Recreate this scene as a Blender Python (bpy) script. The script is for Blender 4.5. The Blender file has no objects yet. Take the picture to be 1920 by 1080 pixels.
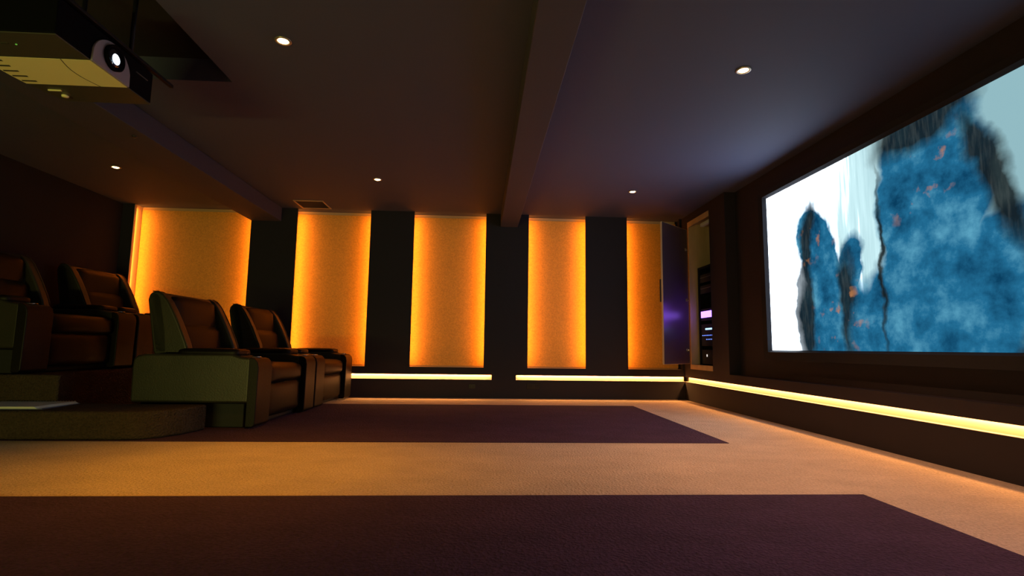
import bpy, bmesh, math, random
from mathutils import Vector, Matrix
random.seed(7)
S = bpy.context.scene
COL = S.collection
PI = math.pi

# ------------------------------------------------------------------ materials
def new_mat(name):
    m = bpy.data.materials.new(name); m.use_nodes = True
    nt = m.node_tree
    for n in list(nt.nodes): nt.nodes.remove(n)
    out = nt.nodes.new('ShaderNodeOutputMaterial')
    b = nt.nodes.new('ShaderNodeBsdfPrincipled')
    nt.links.new(b.outputs[0], out.inputs[0])
    return m, nt, b, out

def mat(name, col, rough=.6, metal=0, bump=0, bscale=200, var=0, vscale=5, spec=.5, stretch=None, sheen=0):
    m, nt, b, out = new_mat(name)
    b.inputs['Base Color'].default_value = (*col, 1)
    b.inputs['Roughness'].default_value = rough
    b.inputs['Metallic'].default_value = metal
    b.inputs['Specular IOR Level'].default_value = spec
    if sheen: b.inputs['Sheen Weight'].default_value = sheen
    tc = nt.nodes.new('ShaderNodeTexCoord')
    src = tc.outputs['Object']
    if stretch:
        mp = nt.nodes.new('ShaderNodeMapping'); mp.inputs['Scale'].default_value = stretch
        nt.links.new(src, mp.inputs[0]); src = mp.outputs[0]
    if bump:
        n = nt.nodes.new('ShaderNodeTexNoise'); n.inputs['Scale'].default_value = bscale; n.inputs['Detail'].default_value = 3
        nt.links.new(src, n.inputs['Vector'])
        bp = nt.nodes.new('ShaderNodeBump'); bp.inputs['Strength'].default_value = bump; bp.inputs['Distance'].default_value = .01
        nt.links.new(n.outputs[0], bp.inputs['Height']); nt.links.new(bp.outputs[0], b.inputs['Normal'])
    if var:
        n = nt.nodes.new('ShaderNodeTexNoise'); n.inputs['Scale'].default_value = vscale; n.inputs['Detail'].default_value = 5
        nt.links.new(src, n.inputs['Vector'])
        r = nt.nodes.new('ShaderNodeValToRGB')
        r.color_ramp.elements[0].position = .3; r.color_ramp.elements[1].position = .7
        r.color_ramp.elements[0].color = (*[c*(1-var) for c in col], 1)
        r.color_ramp.elements[1].color = (*[min(1, c*(1+var)) for c in col], 1)
        nt.links.new(n.outputs[0], r.inputs[0]); nt.links.new(r.outputs[0], b.inputs['Base Color'])
    return m

def carpet(name, col, var=.2):
    m, nt, b, out = new_mat(name)
    b.inputs['Roughness'].default_value = .95; b.inputs['Specular IOR Level'].default_value = .15
    tc = nt.nodes.new('ShaderNodeTexCoord')
    fine = nt.nodes.new('ShaderNodeTexNoise'); fine.inputs['Scale'].default_value = 75; fine.inputs['Detail'].default_value = 2
    big = nt.nodes.new('ShaderNodeTexNoise'); big.inputs['Scale'].default_value = 2.6; big.inputs['Detail'].default_value = 6; big.inputs['Roughness'].default_value = .65
    mp = nt.nodes.new('ShaderNodeMapping'); mp.inputs['Scale'].default_value = (1, 1.6, 1); mp.inputs['Rotation'].default_value = (0, 0, .5)
    nt.links.new(tc.outputs['Object'], fine.inputs['Vector'])
    nt.links.new(tc.outputs['Object'], mp.inputs[0]); nt.links.new(mp.outputs[0], big.inputs['Vector'])
    a = nt.nodes.new('ShaderNodeMath'); a.operation = 'MULTIPLY_ADD'
    nt.links.new(fine.outputs[0], a.inputs[0]); a.inputs[1].default_value = .55
    s = nt.nodes.new('ShaderNodeMath'); s.operation = 'MULTIPLY'; s.inputs[1].default_value = .45
    nt.links.new(big.outputs[0], s.inputs[0]); nt.links.new(s.outputs[0], a.inputs[2])
    r = nt.nodes.new('ShaderNodeValToRGB')
    r.color_ramp.elements[0].position = .32; r.color_ramp.elements[1].position = .68
    r.color_ramp.elements[0].color = (*[c*(1-var) for c in col], 1)
    r.color_ramp.elements[1].color = (*[c*(1+var) for c in col], 1)
    nt.links.new(a.outputs[0], r.inputs[0]); nt.links.new(r.outputs[0], b.inputs['Base Color'])
    bp = nt.nodes.new('ShaderNodeBump'); bp.inputs['Strength'].default_value = .9; bp.inputs['Distance'].default_value = .02
    nt.links.new(fine.outputs[0], bp.inputs['Height']); nt.links.new(bp.outputs[0], b.inputs['Normal'])
    return m

def emis(name, col, strength):
    m, nt, b, out = new_mat(name)
    nt.nodes.remove(b)
    e = nt.nodes.new('ShaderNodeEmission'); e.inputs[0].default_value = (*col, 1); e.inputs[1].default_value = strength
    nt.links.new(e.outputs[0], out.inputs[0])
    return m

M = {
 'beige': carpet('beige_carpet', (.62, .47, .36), .22),
 'purple': carpet('purple_carpet', (.060, .030, .068), .3),
 'taupe': carpet('taupe_carpet', (.056, .038, .026), .35),
 'wall': mat('dark_wall_paint', (.0155, .011, .020), .8, bump=.05, bscale=60),
 'wall_left_dark': mat('left_wall_dark_finish', (.008, .0045, .005), .95, bump=.2, bscale=200),  # left wall only, darker than the other walls
 'ceiling': mat('ceiling_paint', (.054, .064, .128), .8, bump=.04, bscale=40),
 'beam': mat('beam_paint', (.045, .046, .075), .75, bump=.04, bscale=40),
 'panel': mat('textured_wallcovering', (.64, .37, .07), .5, bump=.55, bscale=170, var=.16, vscale=60, spec=.6),
 'sill': mat('niche_sill_paint', (.55, .42, .28), .5),
 'niche': mat('niche_back_paint', (.55, .40, .25), .7),
 'slot': mat('slot_lining', (.46, .36, .34), .6),
 'leather': mat('brown_leather', (.029, .026, .016), .42, bump=.12, bscale=90, var=.2, vscale=4),
 'leather_in': mat('dark_brown_leather', (.0055, .0033, .0026), .5, bump=.12, bscale=90, var=.2, vscale=4, spec=.22),  # darker leather; on the front posts its darkness stands in for shade
 'seam': mat('leather_piping', (.05, .03, .02), .35),
 'plinth': mat('black_plinth', (.008, .008, .009), .7),
 'chrome': mat('polished_metal', (.6, .58, .55), .18, 1),
 'velvet': mat('black_velvet', (.006, .006, .011), .9, bump=.1, bscale=300),
 'blackmetal': mat('black_metal', (.010, .010, .014), .5, .2, spec=.2),
 'proj_dark': mat('projector_shell', (.06, .055, .045), .4, bump=.05, bscale=400),
 'proj_black': mat('projector_front', (.003, .003, .005), .7, spec=.05),
 'proj_light': mat('projector_satin_panel', (.88, .82, .42), .4),
 'proj_gray': mat('projector_lens_panel', (.30, .27, .34), .35),
 'slotdark': mat('vent_dark', (.03, .028, .015), .8),
 'wood': mat('cabinet_lining', (.50, .36, .22), .6, var=.15, vscale=8, stretch=(1, 1, .2)),
 'doorface': mat('cabinet_door_face', (.07, .045, .065), .33, spec=.7),
 'dooredge': mat('door_edge_wood', (.55, .40, .24), .6),
 'paper': mat('white_paper', (.75, .74, .72), .7),
 'wire': mat('binding_wire', (.6, .55, .5), .3, .8),
 'book_cover': mat('book_back_cover', (.12, .14, .25), .5),
 'vent': mat('vent_paint', (.10, .075, .055), .6),
 'ventlip': mat('vent_frame_paint', (.4, .3, .2), .5),
 'socket': mat('black_socket_plastic', (.012, .009, .01), .35),
 'can': mat('downlight_bezel', (.45, .38, .32), .3, .7),
 'device': mat('device_face', (.012, .012, .014), .3, .2),
 'devline': mat('device_trim', (.35, .32, .30), .3, .8),
 'screenback': mat('screen_backing', (.02, .02, .02), .8),
 'lamp': emis('lamp_glow', (1, .62, .25), 26),
 'lens_glow': emis('projector_beam_glow', (.75, .88, 1), 5),
 'violet': emis('violet_display', (.30, .13, 1.0), 5.0),
 'bluedot': emis('blue_led', (.12, .22, 1.0), 3),
 'bluedisp': emis('pale_blue_display', (.35, .6, 1.0), 2.2),
 'whitedot': emis('white_led', (.9, .8, .7), 1.5),
 'greendot': emis('green_led', (.3, 1.0, .1), .35),
}
# glass lens
m, nt, b, out = new_mat('lens_glass'); b.inputs['Base Color'].default_value = (.01, .01, .02, 1)
b.inputs['Roughness'].default_value = .05; b.inputs['Coat Weight'].default_value = 1; M['lens'] = m

# picture on the screen: a plain misty scene of blue rock masses
def screen_mat():
    m, nt, b, out = new_mat('projected_picture'); nt.nodes.remove(b)
    N = nt.nodes; L = nt.links
    tc = N.new('ShaderNodeTexCoord'); sp = N.new('ShaderNodeSeparateXYZ'); L.new(tc.outputs['Object'], sp.inputs[0])
    def mth(op, a, bb=None, c=None, clamp=False):
        n = N.new('ShaderNodeMath'); n.operation = op; n.use_clamp = clamp
        for i, v in enumerate((a, bb, c)):
            if v is None: continue
            if isinstance(v, (int, float)): n.inputs[i].default_value = v
            else: L.new(v, n.inputs[i])
        return n.outputs[0]
    u0 = mth('MULTIPLY', mth('SUBTRACT', 5.29, sp.outputs[1]), 1/1.6)
    v0 = mth('MULTIPLY', mth('SUBTRACT', sp.outputs[2], .709), 1/1.6)
    cb = N.new('ShaderNodeCombineXYZ'); L.new(u0, cb.inputs[0]); L.new(v0, cb.inputs[1])
    def noise(scale, det, vec=None, rough=.5):
        n = N.new('ShaderNodeTexNoise'); n.inputs['Scale'].default_value = scale; n.inputs['Detail'].default_value = det
        n.inputs['Roughness'].default_value = rough
        L.new(vec or cb.outputs[0], n.inputs['Vector']); return n
    ds = noise(7, 4); dsp = N.new('ShaderNodeSeparateColor'); L.new(ds.outputs['Color'], dsp.inputs[0])
    u = mth('MULTIPLY_ADD', mth('SUBTRACT', dsp.outputs[0], .5), .12, u0)
    v = mth('MULTIPLY_ADD', mth('SUBTRACT', dsp.outputs[1], .5), .12, v0)
    def ell(cu, cv, ru, rv, ang=0, soft=.12):
        ca, sa = math.cos(ang), math.sin(ang)
        du = mth('SUBTRACT', u, cu); dv = mth('SUBTRACT', v, cv)
        x = mth('DIVIDE', mth('ADD', mth('MULTIPLY', du, ca), mth('MULTIPLY', dv, sa)), ru)
        y = mth('DIVIDE', mth('SUBTRACT', mth('MULTIPLY', dv, ca), mth('MULTIPLY', du, sa)), rv)
        d = mth('SQRT', mth('ADD', mth('MULTIPLY', x, x), mth('MULTIPLY', y, y)))
        return mth('DIVIDE', mth('SUBTRACT', 1 + soft, d), 2*soft, clamp=True)
    def mix(fac, a, bcol):
        n = N.new('ShaderNodeMix'); n.data_type = 'RGBA'
        L.new(fac, n.inputs[0])
        for i, c in ((6, a), (7, bcol)):
            if isinstance(c, tuple): n.inputs[i].default_value = (*c, 1)
            else: L.new(c, n.inputs[i])
        return n.outputs[2]
    def mx(*a):
        r = a[0]
        for s in a[1:]: r = mth('MAXIMUM', r, s)
        return r
    # mist with fine falling streaks
    mp = N.new('ShaderNodeMapping'); mp.inputs['Scale'].default_value = (26, 1.6, 1); mp.inputs['Rotation'].default_value = (0, 0, .16)
    L.new(cb.outputs[0], mp.inputs[0]); st = noise(1.2, 4, mp.outputs[0])
    r = N.new('ShaderNodeValToRGB'); L.new(mth('ADD', mth('MULTIPLY', st.outputs[0], .55), mth('MULTIPLY', mth('SUBTRACT', .85, u0), .55)), r.inputs[0])
    e = r.color_ramp.elements; e[0].position = .0; e[0].color = (.22, .38, .42, 1); e[1].position = .62; e[1].color = (4.0, 4.6, 5.2, 1)
    k = r.color_ramp.elements.new(.32); k.color = (.50, .72, .76, 1)
    c = r.outputs[0]
    # blue masses
    spire = mx(ell(.50, .52, .17, .34, .35), ell(.60, .16, .30, .34, .1), ell(.72, .34, .10, .26, -.3))
    cliff = mx(ell(1.24, .66, .29, .46, -.12, .07), ell(1.30, .05, .56, .44, -.08, .07), ell(1.62, .12, .35, .42, 0, .08))
    dark = mx(ell(.36, .22, .09, .36, 0, .2), ell(.40, .62, .055, .27, -.25, .35), ell(.73, .20, .07, .30, .08, .3))
    dark2 = mx(ell(1.25, 1.02, .30, .13, .25, .25), ell(1.53, .66, .06, .34, .35, .4), ell(.965, .42, .012, .44, 0, .6), ell(1.74, .02, .2, .12, .5, .2))
    tn = noise(5, 8, rough=.62)
    rb = N.new('ShaderNodeValToRGB'); L.new(tn.outputs[0], rb.inputs[0]); e = rb.color_ramp.elements
    e[0].position = .32; e[0].color = (.002, .035, .085, 1); e[1].position = .74; e[1].color = (.10, .33, .46, 1)
    k = e.new(.5); k.color = (.012, .115, .225, 1)
    blue = rb.outputs[0]
    mp2 = N.new('ShaderNodeMapping'); mp2.inputs['Scale'].default_value = (34, 5, 1); mp2.inputs['Rotation'].default_value = (0, 0, .12)
    L.new(cb.outputs[0], mp2.inputs[0]); wv = noise(1.6, 5, mp2.outputs[0])
    rk = N.new('ShaderNodeValToRGB'); L.new(wv.outputs[0], rk.inputs[0]); e = rk.color_ramp.elements
    e[0].position = .45; e[0].color = (.006, .009, .010, 1); e[1].position = .75; e[1].color = (.03, .036, .034, 1)
    c = mix(spire, c, blue); c = mix(mth('MULTIPLY', dark, .93), c, rk.outputs[0])
    c = mix(cliff, c, blue)
    c = mix(mth('MULTIPLY', dark2, .95), c, rk.outputs[0])
    # warm mineral patches
    wn = noise(11, 5); wm = mth('MULTIPLY', mth('SUBTRACT', wn.outputs[0], .60), 9, clamp=True)
    warm = mth('MULTIPLY', wm, mx(ell(1.25, .74, .2, .13, .5, .4), ell(.5, .62, .2, .1, .2, .4), ell(.66, .2, .18, .2, 0, .4)))
    c = mix(mth('MULTIPLY', warm, .8), c, (.42, .17, .06))
    em = N.new('ShaderNodeEmission'); L.new(c, em.inputs[0]); em.inputs[1].default_value = 1.3
    L.new(em.outputs[0], out.inputs[0])
    return m
M['picture'] = screen_mat()

# ------------------------------------------------------------------ helpers
def link(o, parent=None):
    COL.objects.link(o)
    if parent is not None: o.parent = parent
    return o
def obj(name, bm, m, parent=None, bevel=0, seg=2, smooth=False, label=None):
    bmesh.ops.recalc_face_normals(bm, faces=bm.faces)
    me = bpy.data.meshes.new(name); bm.to_mesh(me); bm.free()
    mm = m if isinstance(m, (list, tuple)) else [m]
    for x in mm: me.materials.append(M[x] if isinstance(x, str) else x)
    o = bpy.data.objects.new(name, me); link(o, parent)
    if bevel:
        b = o.modifiers.new('bevel', 'BEVEL'); b.width = bevel; b.segments = seg; b.limit_method = 'ANGLE'; b.angle_limit = math.radians(35)
        b.harden_normals = True
        smooth = True
    if smooth:
        for p in me.polygons: p.use_smooth = True
    if label: o['label'] = label
    return o
def tag(o, label, cat, group=None, kind=None):
    o['label'] = label; o['category'] = cat
    if group: o['group'] = group
    if kind: o['kind'] = kind
    return o
def thing(name, label, cat, loc=(0, 0, 0), rz=0, group=None):
    o = bpy.data.objects.new(name, None); o.empty_display_size = .1; link(o)
    o.location = loc; o.rotation_euler = (0, 0, rz)
    return tag(o, label, cat, group)
def struct(name, bm, m, label=None, **k):
    o = obj(name, bm, m, **k); o['kind'] = 'structure'
    if label: o['label'] = label
    return o
def box(bm, x0, x1, y0, y1, z0, z1, mi=0):
    vs = [bm.verts.new((x, y, z)) for z in (z0, z1) for y in (y0, y1) for x in (x0, x1)]
    for f in ((0, 2, 3, 1), (4, 5, 7, 6), (0, 1, 5, 4), (2, 6, 7, 3), (0, 4, 6, 2), (1, 3, 7, 5)):
        fc = bm.faces.new([vs[i] for i in f]); fc.material_index = mi
    return bm
def B(*a, **k): return box(bmesh.new(), *a, **k)
def prism(bm, pts, axis, a0, a1, mi=0):
    """polygon pts (2d) extruded along axis; axis 'z': (x,y), axis 'y': (x,z), axis 'x': (y,z)"""
    def P(p, a):
        return {'z': (p[0], p[1], a), 'y': (p[0], a, p[1]), 'x': (a, p[0], p[1])}[axis]
    v0 = [bm.verts.new(P(p, a0)) for p in pts]; v1 = [bm.verts.new(P(p, a1)) for p in pts]
    n = len(pts); fs = [bm.faces.new(v0), bm.faces.new(v1[::-1])]
    for i in range(n): fs.append(bm.faces.new((v0[i], v1[i], v1[(i+1) % n], v0[(i+1) % n])))
    for f in fs: f.material_index = mi
    return bm
def lathe(bm, prof, seg=24, axis='z', c=(0, 0, 0), mi=0):
    """prof: list of (radius, height along axis)"""
    rings = []
    for r, h in prof:
        ring = []
        for i in range(seg):
            a = 2*PI*i/seg; p, q = r*math.cos(a), r*math.sin(a)
            v = {'z': (p, q, h), 'x': (h, p, q), 'y': (p, h, q)}[axis]
            ring.append(bm.verts.new((c[0]+v[0], c[1]+v[1], c[2]+v[2])))
        rings.append(ring)
    for a, b_ in zip(rings, rings[1:]):
        for i in range(seg):
            f = bm.faces.new((a[i], a[(i+1) % seg], b_[(i+1) % seg], b_[i])); f.material_index = mi
    for rg in (rings[0], rings[-1]):
        f = bm.faces.new(rg); f.material_index = mi
    return bm
def puff(x0, x1, y0, y1, z0, z1, r=.05, bulge=.02, n=10, shear=None):
    """soft cushion: rounded box whose faces swell"""
    bm = bmesh.new(); c = ((x0+x1)/2, (y0+y1)/2, (z0+z1)/2); h = ((x1-x0)/2, (y1-y0)/2, (z1-z0)/2)
    bmesh.ops.create_cube(bm, size=2)
    bmesh.ops.subdivide_edges(bm, edges=bm.edges, cuts=n, use_grid_fill=True)
    for v in bm.verts:
        p = v.co
        q = [p[i]*h[i] for i in range(3)]
        inner = [max(-(h[i]-r), min(h[i]-r, q[i])) for i in range(3)]
        d = Vector([q[i]-inner[i] for i in range(3)])
        if d.length > 1e-9: d = d.normalized()*r
        q = [inner[i]+d[i] for i in range(3)]
        for i in range(3):
            a, b_ = [j for j in range(3) if j != i]
            w = (1-p[a]**2)*(1-p[b_]**2)
            if abs(p[i]) > .999: q[i] += math.copysign(bulge*w, p[i])
        v.co = Vector([c[i]+q[i] for i in range(3)])
        if shear: v.co.x += shear*(v.co.z-z0)
    return bm
def tube(bm, pts, r, seg=8):
    rings = []
    for i, p in enumerate(pts):
        p = Vector(p); t = (Vector(pts[min(i+1, len(pts)-1)])-Vector(pts[max(i-1, 0)])).normalized()
        up = Vector((0, 0, 1)) if abs(t.z) < .9 else Vector((1, 0, 0))
        a = t.cross(up).normalized(); b_ = t.cross(a)
        rings.append([bm.verts.new(p+(a*math.cos(2*PI*k/seg)+b_*math.sin(2*PI*k/seg))*r) for k in range(seg)])
    for a, b_ in zip(rings, rings[1:]):
        for k in range(seg): bm.faces.new((a[k], a[(k+1) % seg], b_[(k+1) % seg], b_[k]))
    bm.faces.new(rings[0]); bm.faces.new(rings[-1][::-1])
    return bm
def copy_tree(o, parent=None):
    c = o.copy(); COL.objects.link(c)
    if parent is not None: c.parent = parent
    for ch in [x for x in list(COL.objects) if x.parent == o]: copy_tree(ch, c)
    return c

def area(loc, direction, sx, sy, power, color, name='light', spread=PI):
    l = bpy.data.lights.new(name, 'AREA'); l.shape = 'RECTANGLE'; l.size = sx; l.size_y = sy
    l.energy = power; l.color = color; l.spread = spread
    o = bpy.data.objects.new(name, l); COL.objects.link(o)
    o.location = loc; o.rotation_euler = Vector(direction).to_track_quat('-Z', 'Y').to_euler()
    return o

# ------------------------------------------------------------------ dimensions (metres)
D = 7.42            # far wall face
H = 2.61            # ceiling
XR = 2.906          # right wall face
XS = 3.04           # wall behind the screen
XL = -4.98          # left wall
YN = -1.6           # wall behind the camera
SLOT0, SLOT1 = .252, .320
SILL = .418
NB = 7.60           # back of the niches

# ------------------------------------------------------------------ shell
struct('floor', B(XL-.2, 3.9, YN-.2, NB+.2, -.12, 0), 'beige')

bm = bmesh.new()      # ceiling with the square opening over the projector
hx0, hx1, hy0, hy1 = -2.78, -1.86, 1.95, 3.79
ht = 2.80
box(bm, XL-.2, hx0, YN-.2, NB+.2, H, H+.35)
box(bm, hx1, 3.9, YN-.2, NB+.2, H, H+.35)
box(bm, hx0, hx1, YN-.2, hy0, H, H+.35)
box(bm, hx0, hx1, hy1, NB+.2, H, H+.35)
box(bm, hx0, hx1, hy0, hy1, ht, H+.35)
struct('ceiling', bm, 'ceiling')

bm = bmesh.new()
box(bm, hx0+.001, hx1-.001, hy0+.001, hy1-.001, ht-.02, ht-.001)
box(bm, hx0+.001, hx0+.01, hy0+.001, hy1-.001, H+.01, ht-.02); box(bm, hx1-.01, hx1-.001, hy0+.001, hy1-.001, H+.01, ht-.02)
struct('trim_5', bm, 'velvet', label='black lining of the ceiling opening above the projector')
struct('wall_left', B(XL-.15, XL, YN, NB, 0, H), 'wall_left_dark')
struct('wall_near', B(XL-.15, 3.9, YN-.15, YN, 0, H), 'wall')

# far wall: low plinth with light slot, pillars between niches, back
SL_A = (-4.82, .160); SL_B = (.497, XR)
bm = bmesh.new()
SD = .055
box(bm, XL, XR, D, NB+.1, 0, SLOT0)
box(bm, XL, XR, D, NB+.1, SLOT1, SILL)
box(bm, XL, SL_A[0], D, NB+.1, SLOT0, SLOT1); box(bm, SL_A[1], SL_B[0], D, NB+.1, SLOT0, SLOT1)
box(bm, SL_A[0], SL_A[1], D+SD, NB+.1, SLOT0, SLOT1); box(bm, SL_B[0], XR, D+SD, NB+.1, SLOT0, SLOT1)
EDG = [(-4.823, -3.24), (-2.612, -1.592), (-.980, .043), (.657, 1.483), (2.089, 2.87)]
PIL = [(-3.24, -2.612), (-1.592, -.980), (.043, .657), (1.483, 2.089), (2.87, XR)]
for a, b_ in PIL:
    box(bm, a, b_, D, D+.022, SILL, H)
    if b_-a > .2: box(bm, a+.13, b_-.13, D+.022, NB-.005, SILL+.004, H)
box(bm, XL, -4.823, D, NB, SILL, H)
box(bm, XL, XR+.3, NB, NB+.1, SILL, H)
struct('wall_far', bm, 'wall')

# light-coloured slot linings (bottom + back of the recess) and lit sills
for i, (a, b_) in enumerate((SL_A, SL_B)):
    bm = bmesh.new(); e = .001
    box(bm, a+e, b_-e-(.0 if i == 0 else .0), D+SD-.004, D+SD-.0005, SLOT0+.003, SLOT1-.001)
    box(bm, a+e, b_-e, D+.001, D+SD-.004, SLOT0+.0005, SLOT0+.003)
    o = obj('light_slot', bm, 'slot')
    tag(o, ['glowing horizontal light slot in the far wall, running behind the recliners', 'glowing horizontal light slot in the far wall, running to the right-hand corner'][i], 'strip light', 'glowing wall slots')
bm = B(-4.82, 2.868, D+.024, NB-.004, SILL, SILL+.003)
box(bm, -4.8228, -4.8195, D+.001, NB-.004, SILL+.003, H-.001)
box(bm, -4.82, 2.868, NB-.0035, NB-.0005, SILL+.003, H-.001)
struct('trim_1', bm, 'sill', label='pale lining of the lit wall niches')

# right wall: plinth with slot, pillar, cabinet opening, recessed screen bay
OY0, OY1, OZ0, OZ1 = 6.50, 7.20, .455, 2.50
bm = bmesh.new()
box(bm, XR, 3.9, YN, NB+.1, 0, SLOT0)
box(bm, XR+SD, 3.9, YN, NB+.1, SLOT0, SLOT1)
box(bm, XR, 3.9, YN, NB+.1, SLOT1, .42)
box(bm, XR, 3.9, 6.06, OY0, .42, H)
box(bm, XR, 3.9, OY1, NB+.1, .42, H)
box(bm, XR, 3.9, OY0, OY1, .42, OZ0); box(bm, XR, 3.9, OY0, OY1, OZ1, H)
box(bm, 3.62, 3.9, OY0, OY1, OZ0, OZ1)
box(bm, XS, 3.9, YN, 6.06, .42, H)
struct('wall_right', bm, 'wall')
bm = bmesh.new()
box(bm, XR+SD-.004, XR+SD-.0005, YN+.01, D-.001, SLOT0+.003, SLOT1-.001)
box(bm, XR+.001, XR+SD-.004, YN+.01, D-.001, SLOT0+.0005, SLOT0+.003)
o = obj('light_slot', bm, 'slot')
tag(o, 'long glowing light slot in the right wall below the screen', 'strip light', 'glowing wall slots')

# beams
struct('trim_2', B(.25, .495, YN, D, 2.421, H), 'beam', label='ceiling beam in the middle of the room', bevel=.006)
struct('trim_3', B(-3.24, -2.828, YN, D, 2.418, H), 'beam', label='wide ceiling beam beside the projector', bevel=.006)

# ------------------------------------------------------------------ carpets, steps, platform
o = obj('carpet_panel', B(-4.97, 1.90, YN+.01, 2.592, .0003, .004), 'purple')
tag(o, 'dark purple carpet panel nearest the camera, set into the beige floor', 'carpet', 'purple carpet panels')
o = obj('carpet_panel', B(-4.97, 1.895, 4.0, 6.545, .0003, .004), 'purple')
tag(o, 'dark purple carpet panel beyond the beige band, running under the recliners', 'carpet', 'purple carpet panels')

o = obj('carpeted_step', prism(bmesh.new(), [(-4.97, 4.02), (-2.56, 4.02), (-2.44, 4.04), (-2.34, 4.12), (-2.27, 4.26), (-2.235, 4.42), (-2.23, 4.545), (-4.97, 4.545)], 'z', .0045, .205), 'taupe', bevel=.02, seg=3)
tag(o, 'low dark carpeted step with a rounded end, an open booklet lying on it', 'step')
struct('floor_platform', prism(bmesh.new(), [(-4.97, 4.55), (-3.42, 4.55), (-3.44, 4.75), (-3.66, 5.05), (-3.70, 5.3), (-3.70, 7.419), (-4.97, 7.419)], 'z', .005, .430), 'taupe', label='raised carpeted platform under the rear recliners', bevel=.018, seg=3)

# ------------------------------------------------------------------ niches: panels and hidden lights
plab = ['wide glowing orange wall panel farthest left, behind the front recliner backs',
        'glowing orange wall panel just right of the wide one, below the ceiling vent',
        'glowing orange wall panel directly left of the middle ceiling beam',
        'glowing orange wall panel directly right of the middle ceiling beam',
        'narrow glowing orange wall panel partly covered by the open cabinet door']
AMB = (1, .27, .03)
for (a, b_), lb in zip(EDG, plab):
    a2 = a+.012 if a < -4.8 else a-.06
    o = obj('wall_panel', B(a2, b_+.06 if b_ < 2.8 else b_, NB-.024, NB-.004, SILL+.018, H-.045), 'panel')
    tag(o, lb, 'wall panel', 'backlit orange wall panels')
    zc = (SILL+H)/2; hh = H-SILL-.10
    P = 9.5
    if a < -4.8:
        area((a+.02, D+.03, zc), (.5, 1, 0), .012, hh, P*1.0, AMB, 'niche_led')
    else:
        area((a-.022, D+.026, zc), (.45, 1, 0), .012, hh, P, AMB, 'niche_led')
    if b_ < 2.8:
        area((b_+.022, D+.026, zc), (-.45, 1, 0), .012, hh, P, AMB, 'niche_led')

# slot lights under the upper lip
SLC = (1, .43, .11)
def slot_light(loc, length, along, power):
    l = area(loc, (0, 0, -1), length if along == 'x' else .012, .012 if along == 'x' else length, power, SLC, 'slot_led')
    l.rotation_euler = (0, 0, 0)
    return l
PL = 4.5
for a, b_ in (SL_A, SL_B):
    slot_light(((a+b_)/2, D+.036, SLOT1-.002), b_-a-.02, 'x', PL*1.5*(b_-a))
slot_light((XR+.036, (YN+D)/2, SLOT1-.002), D-YN-.03, 'y', PL*(D-YN))

# ------------------------------------------------------------------ screen
scr = thing('projection_screen', 'large fixed screen showing a bright blue and white picture, black velvet frame', 'screen', (XS, 3.4, .62))
def child_world(o, p):
    o.parent = p; o.matrix_parent_inverse = Matrix.Translation(p.location).inverted()
    return o
sy0, sy1, sz0, sz1 = 1.53, 5.29, .709, 2.308
bm = bmesh.new()
oy0, oy1, oz0, oz1 = 1.43, 5.385, .612, 2.375
xi, xo = 2.990, 2.955
# picture-frame profile: outer face proud, inner edge bevelled back to the picture
def ring(x, y0, y1, z0, z1): return [bm.verts.new(p) for p in ((x, y0, z0), (x, y1, z0), (x, y1, z1), (x, y0, z1))]
r = [ring(XS-.001, oy0, oy1, oz0, oz1), ring(xo, oy0, oy1, oz0, oz1), ring(xo+.004, sy0-.02, sy1+.02, sz0-.018, sz1+.018), ring(xi, sy0, sy1, sz0, sz1), ring(XS-.001, sy0, sy1, sz0, sz1)]
for p, q in zip(r, r[1:]):
    for i in range(4): bm.faces.new((p[i], p[(i+1) % 4], q[(i+1) % 4], q[i]))
for i in range(4): bm.faces.new((r[-1][i], r[-1][(i+1) % 4], r[0][(i+1) % 4], r[0][i]))
child_world(obj('frame', bm, 'velvet'), scr)
bm = B(xi+.006, XS-.002, sy0+.001, sy1-.001, sz0+.001, sz1-.001)
sc = child_world(obj('screen_surface', bm, ['screenback', 'picture']), scr)
for p in sc.data.polygons:
    if p.normal.x < -.9: p.material_index = 1
sc['label'] = 'glowing picture of misty blue shapes'

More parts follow.
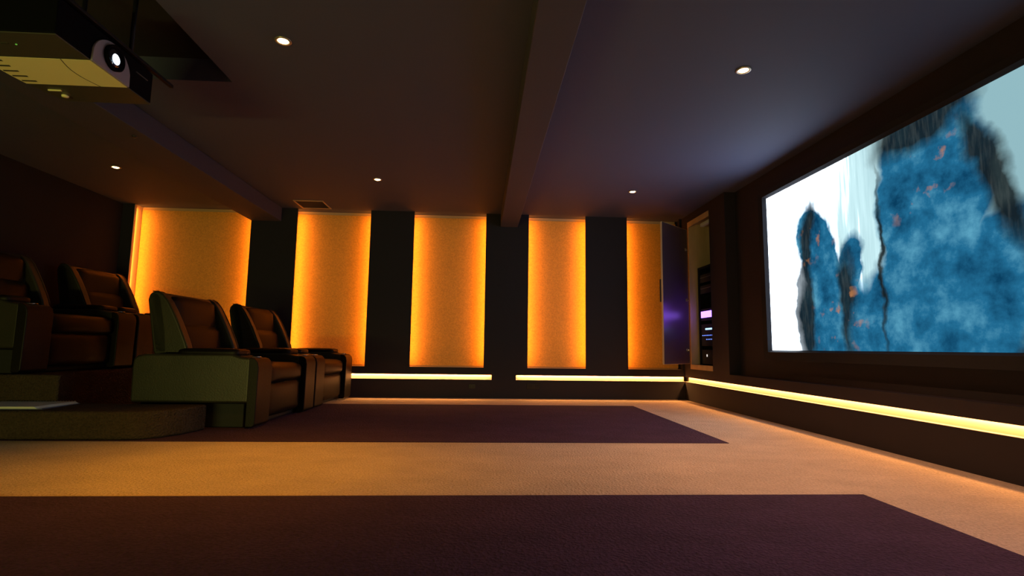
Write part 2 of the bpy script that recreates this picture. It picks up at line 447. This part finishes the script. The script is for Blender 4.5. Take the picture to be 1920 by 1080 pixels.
# ------------------------------------------------------------------ downlights
DL = [(-1.286, 3.215, 'bright recessed downlight between the projector and the middle beam'),
      (1.756, 3.316, 'bright recessed downlight in the ceiling near the screen'),
      (-4.034, 5.836, 'small recessed downlight left of the wide beam, over the rear recliners'),
      (-1.227, 5.979, 'small recessed downlight between the two beams near the far wall'),
      (1.807, 6.147, 'small recessed downlight near the far wall by the open cabinet')]
POW = [185, 190, .5, 14, 34]
DCOL = [(1, .40, .01), (1, .50, .24), (1, .44, .1), (1, .40, .05), (1, .45, .15)]
dl0 = None
for i, (x, y, lb) in enumerate(DL):
    if dl0 is None:
        t = thing('downlight', lb, 'downlight', (x, y, H), group='ceiling downlights')
        bm = bmesh.new()
        # bezel ring with a shallow cone
        prof = [(.050, 0), (.052, -.004), (.046, -.009), (.036, -.008), (.033, -.001)]
        rings = []
        for r_, h_ in prof: rings.append([bm.verts.new((r_*math.cos(2*PI*k/28), r_*math.sin(2*PI*k/28), h_)) for k in range(28)])
        for a, b_ in zip(rings, rings[1:]):
            for k in range(28): bm.faces.new((a[k], a[(k+1) % 28], b_[(k+1) % 28], b_[k]))
        obj('bezel', bm, 'can', t, smooth=True)
        obj('bulb', lathe(bmesh.new(), [(.030, -.0005), (.0325, -.004), (.022, -.010), (.008, -.013)], 24), 'lamp', t, smooth=True, label='glowing warm bulb')
        dl0 = t
    else:
        t = copy_tree(dl0); t.location = (x, y, H); t['label'] = lb
    l = bpy.data.lights.new('downlight_spot', 'SPOT'); l.energy = POW[i]; l.color = DCOL[i]; l.spot_size = math.radians(84 if i == 0 else 100); l.spot_blend = .9; l.shadow_soft_size = .025
    lo = bpy.data.objects.new('downlight_spot', l); COL.objects.link(lo); lo.location = (x, y, H-.016)

# ------------------------------------------------------------------ recliner
def make_recliner(label):
    t = thing('recliner', label, 'recliner', group='leather cinema recliners')
    W = .675; AW = .27; F = .525
    # base
    obj('base', B(-.47, .40, -W+.06, W-.06, 0, .20), 'plinth', t, bevel=.01)
    # arms: side panel with a forward post reaching the floor
    for s in (-1, 1):
        y0, y1 = (-W, -W+AW) if s < 0 else (W-AW, W)
        prof = [(-.52, .205), (.46, .205), (.46, .575), (.44, .583), (.395, .586),
                (.36, .592), (.30, .612), (-.42, .605), (-.49, .59), (-.522, .56), (-.527, .50)]
        arm = obj('arm', prism(bmesh.new(), prof, 'y', y0, y1), 'leather', t, bevel=.022, seg=3)
        post = [(.44, .012), (.50, .012), (.520, .03), (F, .50), (.515, .545), (.49, .573), (.455, .582), (.44, .575)]
        obj('front_post', prism(bmesh.new(), post, 'y', y0, y1), 'leather_in', arm, bevel=.02, seg=3)  # shade on the lower arm side is put into the darker leather colour
        pad = puff(-.17, .335, y0+.012, y1-.012, .588, .652, .028, .006, 10)
        obj('arm_pad', pad, 'leather_in', arm, smooth=True)
        yc = (y0+y1)/2
        obj('cup_holder', lathe(bmesh.new(), [(.046, .580), (.050, .5875), (.046, .5915), (.040, .589), (.037, .583)], 24, c=(.43, yc, 0)), 'chrome', arm, smooth=True, label='metal cup holder ring')
    iy = W-AW-.004
    # footrest panel and seat
    obj('footrest', puff(.36, .475, -iy, iy, .055, .345, .03, .012, 10), 'leather_in', t, smooth=True)
    obj('seat', puff(-.40, .49, -iy, iy, .335, .515, .055, .022, 12), 'leather_in', t, smooth=True)
    # backrest: shell with side wings swept forward
    BW = .45
    prof = [(-.495, .56), (-.575, .98), (-.592, 1.085), (-.585, 1.125), (-.55, 1.15), (-.50, 1.145), (-.47, 1.10), (-.40, .80), (-.38, .56)]
    back = obj('backrest', prism(bmesh.new(), prof, 'y', -BW, BW), 'leather', t, bevel=.02, seg=3)
    wprof = [(-.51, .600), (-.598, 1.075), (-.590, 1.122), (-.56, 1.152), (-.51, 1.155), (-.465, 1.13), (-.415, 1.07), (-.365, .985), (-.31, .88), (-.26, .77), (-.225, .69), (-.21, .640), (-.205, .600)]
    for s in (-1, 1):
        y0, y1 = sorted((s*BW, s*(BW-.095)))
        bm = prism(bmesh.new(), wprof, 'y', y0, y1)
        w = obj('wing', bm, 'leather', back, bevel=.022, seg=3)
        yy = s*(BW-.004)
        obj('piping', tube(bmesh.new(), [(x, s*(BW-.006), z) for x, z in wprof[3:-1]], .0045, 6), 'seam', w, smooth=True)
    ci = BW-.098
    obj('back_cushion', puff(-.50, -.30, -ci, ci, .50, .86, .055, .03, 10, shear=-.14), 'leather_in', t, smooth=True)
    obj('head_cushion', puff(-.545, -.39, -ci, ci, .80, 1.115, .05, .022, 10, shear=-.1), 'leather_in', t, smooth=True)
    return t
rc = make_recliner('front recliner nearest the camera, with the low step beside it')
rc.location = (-2.345, 5.265, .0042); rc.rotation_euler = (0, 0, math.radians(-2.6))
for loc, lb in (((-2.285, 6.655, .0042), 'front recliner farther from the camera, beside the glowing wall panels'),
                ((-4.26, 5.265, .431), 'rear recliner on the platform, the one nearer the booklet'),
                ((-4.235, 6.665, .431), 'rear recliner on the platform, beside the wide glowing panel')):
    c = copy_tree(rc); c.location = loc; c['label'] = lb
    c.rotation_euler = (0, 0, math.radians(-2.6 if loc[2] < .1 else -1.2))

# ------------------------------------------------------------------ booklet on the step
t = thing('booklet', 'open wire-bound booklet lying on the low carpeted step', 'booklet', (-3.5, 4.30, .2055), math.radians(3))
obj('cover', B(-.34, .30, -.20, .20, 0, .004), 'book_cover', t)
bm = bmesh.new()
for k in range(6):
    g = .0045*k
    prism(bm, [(-.33+g, -.19), (.26-g, -.19), (.295-g, .19), (-.29+g, .19)], 'z', .0042+.0024*k, .0062+.0024*k)
obj('page_block', bm, 'paper', t)
bm = bmesh.new()
for k in range(26):
    x = -.26+k*.021
    tube(bm, [(x, .190+.012*math.cos(a), .010+.012*math.sin(a)) for a in [PI*j/6 for j in range(0, 7)]], .0014, 5)
w = obj('wire_binding', bm, 'wire', t, smooth=True)

# ------------------------------------------------------------------ projector
t = thing('projector', 'dark ceiling-hung projector with a pale underside band, lens switched on', 'projector', (-2.21, 2.745, 2.10))
PY0, PY1 = -.355, .355; PH = .19
LY0, LY1 = -.135, .145
def plan(y0, y1, xin=0):
    """plan outline between two y values with the curved rear edge"""
    ys = [y0+(y1-y0)*k/10 for k in range(11)]
    rear = [(-.235-.075*(1-(y/.36)**2)+xin, y) for y in ys]
    return [(.23-xin*.5, y1), (.23-xin*.5, y0)] + rear
body = obj('housing', prism(bmesh.new(), plan(PY0, PY1), 'z', .006, PH), 'proj_black', t, bevel=.008)
for a, b_ in ((PY0+.004, LY0), (LY1, PY1-.004)):
    obj('underside_shell', prism(bmesh.new(), plan(a, b_), 'z', 0, .006), 'proj_dark', t, label='olive-grey underside shell')
bm = bmesh.new(); prism(bm, plan(LY0+.001, LY1-.001), 'z', -.001, .006)
obj('underside_band', bm, 'proj_light', t, label='pale yellowish band across the underside')
obj('panel_seam', tube(bmesh.new(), [(.09-.03*math.sin(PI*k/8)-.0, LY0+(LY1-LY0)*k/8, -.001) for k in range(9)], .0018, 6), 'slotdark', t)
for k in range(5):
    y = -.10+.052*k
    xr = -.235-.075*(1-(y/.36)**2)
    vs = obj('air_vent', B(xr+.012, xr+.085, y-.005, y+.005, -.0035, -.0012), 'slotdark', t)
for y, x in ((.30, -.17), (-.29, -.17), (.30, .15), (-.29, .15)):
    pass
obj('foot', lathe(bmesh.new(), [(.016, -.012), (.018, -.004), (.014, 0)], 16, c=(-.19, .27, 0)), 'proj_light', t, smooth=True)
obj('catch', B(-.235, -.165, .205, .213, -.006, 0), 'proj_light', t)
obj('indicator', lathe(bmesh.new(), [(.004, -.003), (.004, 0)], 10, c=(-.02, -.255, 0)), 'greendot', t, label='small green light')
obj('screw_recess', B(-.085, -.05, -.265, -.257, -.002, 0), 'slotdark', t)
# arched lens surround
arch = [(LY0, .0), (LY1, .0)]
for k in range(1, 16):
    a = PI*k/16
    arch.append((.005+.140*math.cos(a), .045+.125*math.sin(a)))
obj('lens_surround', prism(bmesh.new(), arch, 'x', .2305, .242), 'proj_gray', t, bevel=.003, label='grey arched lens surround')
lc = (0, 0, .088)
lens = obj('lens_barrel', lathe(bmesh.new(), [(.066, .236), (.068, .262), (.062, .266), (.058, .256), (.050, .248)], 32, axis='x', c=lc), 'proj_black', t, smooth=True)
obj('lens_glass', lathe(bmesh.new(), [(.056, .250), (.045, .258), (.028, .263), (.010, .265)], 32, axis='x', c=lc), 'lens', lens, smooth=True)
obj('light_spot', lathe(bmesh.new(), [(.028, .2635), (.020, .2665), (.008, .2675)], 20, axis='x', c=(0, -.004, .080)), 'lens_glow', lens, smooth=True, label='bright white light inside the lens')
obj('front_trim', B(.2305, .236, .20, .30, .12, .124), 'devline', t)
# mount
mt = obj('mounting_plate', B(-.20, .22, -.34, .34, PH+.006, PH+.018), 'blackmetal', t)
obj('mounting_bar', B(.222, .246, -.50, .53, PH+.004, PH+.022), 'blackmetal', t, bevel=.002)
for x in (-.10, .18):
    for y in (-.22, .22):
        obj('rod', lathe(bmesh.new(), [(.012, PH+.016), (.012, ht-2.10)], 12, c=(x, y, 0)), 'blackmetal', t, smooth=True)

# small sensor on the wide beam
o = obj('ceiling_sensor', lathe(bmesh.new(), [(.018, 0), (.020, -.006), (.012, -.014)], 18), 'socket', smooth=True)
o.location = (-2.93, 4.42, 2.4185); tag(o, 'tiny round dark sensor under the wide ceiling beam', 'sensor')

# ------------------------------------------------------------------ ceiling vent
t = thing('ceiling_vent', 'square slatted vent in the ceiling above the second orange panel', 'vent', (-2.33, 7.17, H))
bm = bmesh.new()
for a in ((-.20, .20, -.20, -.18), (-.20, .20, .18, .20), (-.20, -.18, -.18, .18), (.18, .20, -.18, .18)): box(bm, *a, -.012, 0)
obj('frame', bm, 'ventlip', t, bevel=.003)
bm = bmesh.new()
for k in range(12):
    y = -.165+.03*k
    prism(bm, [(y-.010, -.010), (y+.006, -.002), (y+.010, -.002), (y-.006, -.010)], 'x', -.18, .18)
obj('slats', bm, 'vent', t)

# ------------------------------------------------------------------ wall sockets
for x, z, w, h, lb in ((-.112, .162, .092, .058, 'small dark double socket on the far wall, left of the light slot gap'),
                       (.742, .172, .180, .080, 'wider dark socket plate on the far wall, right of the light slot gap')):
    t = thing('wall_socket', lb, 'socket', (x, D, z), group='sockets on the far wall')
    obj('plate', B(-w/2, w/2, -.008, 0, -h/2, h/2), 'socket', t, bevel=.003)
    for s in (-1, 1): obj('outlet', B(s*w/4-w*.16, s*w/4+w*.16, -.011, -.0075, -h*.3, h*.3), 'device', t)

# ------------------------------------------------------------------ cabinet in the right wall
# lining boards of the opening
bm = bmesh.new()
box(bm, XR-.004, 3.60, OY0+.001, OY1-.001, OZ0, OZ0+.03)
box(bm, XR-.004, 3.60, OY0+.001, OY1-.001, OZ1-.03, OZ1)
box(bm, XR-.004, 3.60, OY1-.03, OY1-.001, OZ0+.03, OZ1-.03)
box(bm, XR+.02, 3.60, OY0+.001, OY0+.02, OZ0+.03, OZ1-.03)
box(bm, 3.59, 3.61, OY0+.02, OY1-.03, OZ0+.03, OZ1-.03)
box(bm, XR-.006, XR, OY0+.001, OY1-.001, OZ0-.015, OZ0+.05)
box(bm, XR-.006, XR, OY0+.001, OY1-.001, OZ1-.075, OZ1)
o = struct('trim_4', bm, 'wood', label='pale board lining of the cabinet opening')
# door swung open
dr = obj('door_1', bmesh.new(), 'doorface'); bpy.data.objects.remove(dr)
hinge = Vector((XR-.03, 7.185, 0)); free = Vector((2.352, 6.72, 0))
dv = free-hinge; ln = dv.length; ang = math.atan2(dv.y, dv.x)
dz0, dz1 = .512, 2.392
door = obj('door_1', B(.004, ln-.004, -.011, .011, dz0+.004, dz1-.004), 'doorface')
door.location = hinge; door.rotation_euler = (0, 0, ang); door['kind'] = 'structure'; door['label'] = 'open cabinet door, dark glossy inner face with pale edges'
bm = bmesh.new()
box(bm, ln-.004, ln, -.012, .012, dz0, dz1); box(bm, 0, ln-.004, -.012, .012, dz0, dz0+.004); box(bm, 0, ln-.004, -.012, .012, dz1-.004, dz1); box(bm, 0, .004, -.012, .012, dz0+.004, dz1-.004)
obj('door_edge', bm, 'dooredge', door, label='pale wooden door edge')
obj('handle', B(ln-.002, ln+.014, -.028, -.012, 1.32, 1.62), 'socket', door, bevel=.003)
for z in (.70, 1.39, 2.10):
    bm = bmesh.new()
    tube(bm, [(.055, .010, z), (.055, .016, z)], .017, 12)
    box(bm, .035, .085, .010, .015, z-.022, z+.022)
    box(bm, -.01, .045, .012, .022, z-.009, z+.009)
    obj('hinge', bm, 'chrome', door, bevel=.002)

# equipment rack
t = thing('equipment_rack', 'black rack of audio equipment inside the open wall cabinet', 'rack', (3.2, 6.86, OZ0+.031))
rx0, rx1, ry0, ry1, rh = -.20, .36, -.33, .26, 1.32
bm = bmesh.new()
for x in (rx0, rx1-.03):
    for y in (ry0, ry1-.03): box(bm, x, x+.03, y, y+.03, 0, rh)
box(bm, rx0, rx1, ry0, ry1, rh, rh+.03); box(bm, rx0, rx1, ry0, ry1, 0, .02)
box(bm, rx0, rx1, ry1-.004, ry1, .02, rh); box(bm, rx0, rx1, ry0, ry0+.004, .02, rh); box(bm, rx1-.004, rx1, ry0, ry1, .02, rh)
obj('frame', bm, 'blackmetal', t)
COLL = []
def unit(z, h, name, label, extra):
    bx, by, bz = 3.2, 6.86, OZ0+.031
    u = thing(name, label, 'amplifier' if 'amplifier' in name else 'player', (bx, by, bz+z), group='devices in the equipment rack')
    obj('case', B(rx0+.012, rx1-.04, ry0+.034, ry1-.034, 0, h-.008), 'device', u, bevel=.004)
    extra(u, h)
def line(u, h): obj('trim_line', B(rx0+.008, rx0+.0125, ry0+.06, ry1-.06, h*.55, h*.55+.008), 'devline', u)
def violet(u, h): obj('display', B(rx0+.006, rx0+.0125, ry0+.09, ry1-.065, h*.25, h*.25+.085), 'violet', u, label='glowing violet display')
def blue(u, h):
    obj('display', B(rx0+.006, rx0+.0125, ry0+.10, ry0+.40, h*.72, h*.72+.022), 'bluedisp', u, label='pale blue display')
    for k in range(7):
        obj('indicator', B(rx0+.007, rx0+.0125, ry1-.10-k*.05, ry1-.088-k*.05, h*.46, h*.46+.010), 'bluedot', u)
    for k in range(4):
        obj('indicator', B(rx0+.007, rx0+.0125, ry1-.22-k*.05, ry1-.208-k*.05, h*.28, h*.28+.010), 'bluedot', u)
def white(u, h): obj('indicator', B(rx0+.007, rx0+.0125, ry1-.22, ry1-.208, h*.5, h*.5+.03), 'whitedot', u)
unit(.03, .20, 'amplifier', 'black amplifier with one small white light, lowest in the rack', white)
unit(.27, .30, 'amplifier', 'black amplifier with rows of small blue lights in the rack', blue)
unit(.61, .17, 'amplifier', 'black amplifier with a glowing violet display in the rack', violet)
unit(.98, .12, 'disc_player', 'black disc player with a silver line, lower of the two in the rack top', line)
unit(1.13, .12, 'disc_player', 'black disc player with a silver line, topmost in the rack', line)
o = obj('cabinet_lamp', B(2.96, 3.01, 6.56, 6.90, 2.375, 2.42), 'paper', bevel=.006)
o = tag(o, 'short pale batten lamp under the top of the open wall cabinet', 'lamp')
area((2.97, 6.80, 1.175), (-1, .15, 0), .10, .34, .55, (.28, .06, 1), 'violet_glow')

# ------------------------------------------------------------------ light from the side of the room behind the camera
# the wall behind the camera carries the same slot and niches as the far wall
area((-3.1, YN+.04, .30), (.02, 1, .5), 2.2, .10, 72, (1, .96, .22), 'near_wall_slot')
area((.6, YN+.03, .30), (0, 1, .1), 3.6, .10, 10, (1, .5, .3), 'near_wall_slot')
for x, p, c in ((-1.286, 6, (1, .45, .14)), (1.78, 130, (1, .6, .55))):
    l = bpy.data.lights.new('downlight_spot', 'SPOT'); l.energy = p; l.color = c; l.spot_size = math.radians(100); l.spot_blend = .9; l.shadow_soft_size = .025
    lo = bpy.data.objects.new('downlight_spot', l); COL.objects.link(lo); lo.location = (x, .45, H-.016)

w = bpy.data.worlds.new('World'); S.world = w; w.use_nodes = True
w.node_tree.nodes['Background'].inputs[0].default_value = (.02, .012, .02, 1)
w.node_tree.nodes['Background'].inputs[1].default_value = .1

# ------------------------------------------------------------------ camera
f, yaw, pitch, roll = 987.7, .0573, .1128, .0136
cy, sy = math.cos(yaw), math.sin(yaw); cp, sp_ = math.cos(pitch), math.sin(pitch)
F = Vector((sy*cp, cy*cp, sp_)); R = Vector((cy, -sy, 0)); U = R.cross(F)
R2 = R*math.cos(roll)+U*math.sin(roll); U2 = -R*math.sin(roll)+U*math.cos(roll)
cam = bpy.data.cameras.new('camera'); cam.sensor_width = 36; cam.lens = 36*f/1920; cam.clip_start = .05
co = bpy.data.objects.new('camera', cam); COL.objects.link(co)
mw = Matrix((R2, U2, -F)).transposed().to_4x4(); mw.translation = Vector((0, 0, .70))
co.matrix_world = mw
S.camera = co

S.view_settings.view_transform = 'Standard'; S.view_settings.look = 'None'
S.view_settings.exposure = 0; S.view_settings.gamma = 1; S.view_settings.use_curve_mapping = False
S.cycles.use_denoising = True
S.cycles.max_bounces = 8; S.cycles.diffuse_bounces = 5
S.cycles.sample_clamp_indirect = 4
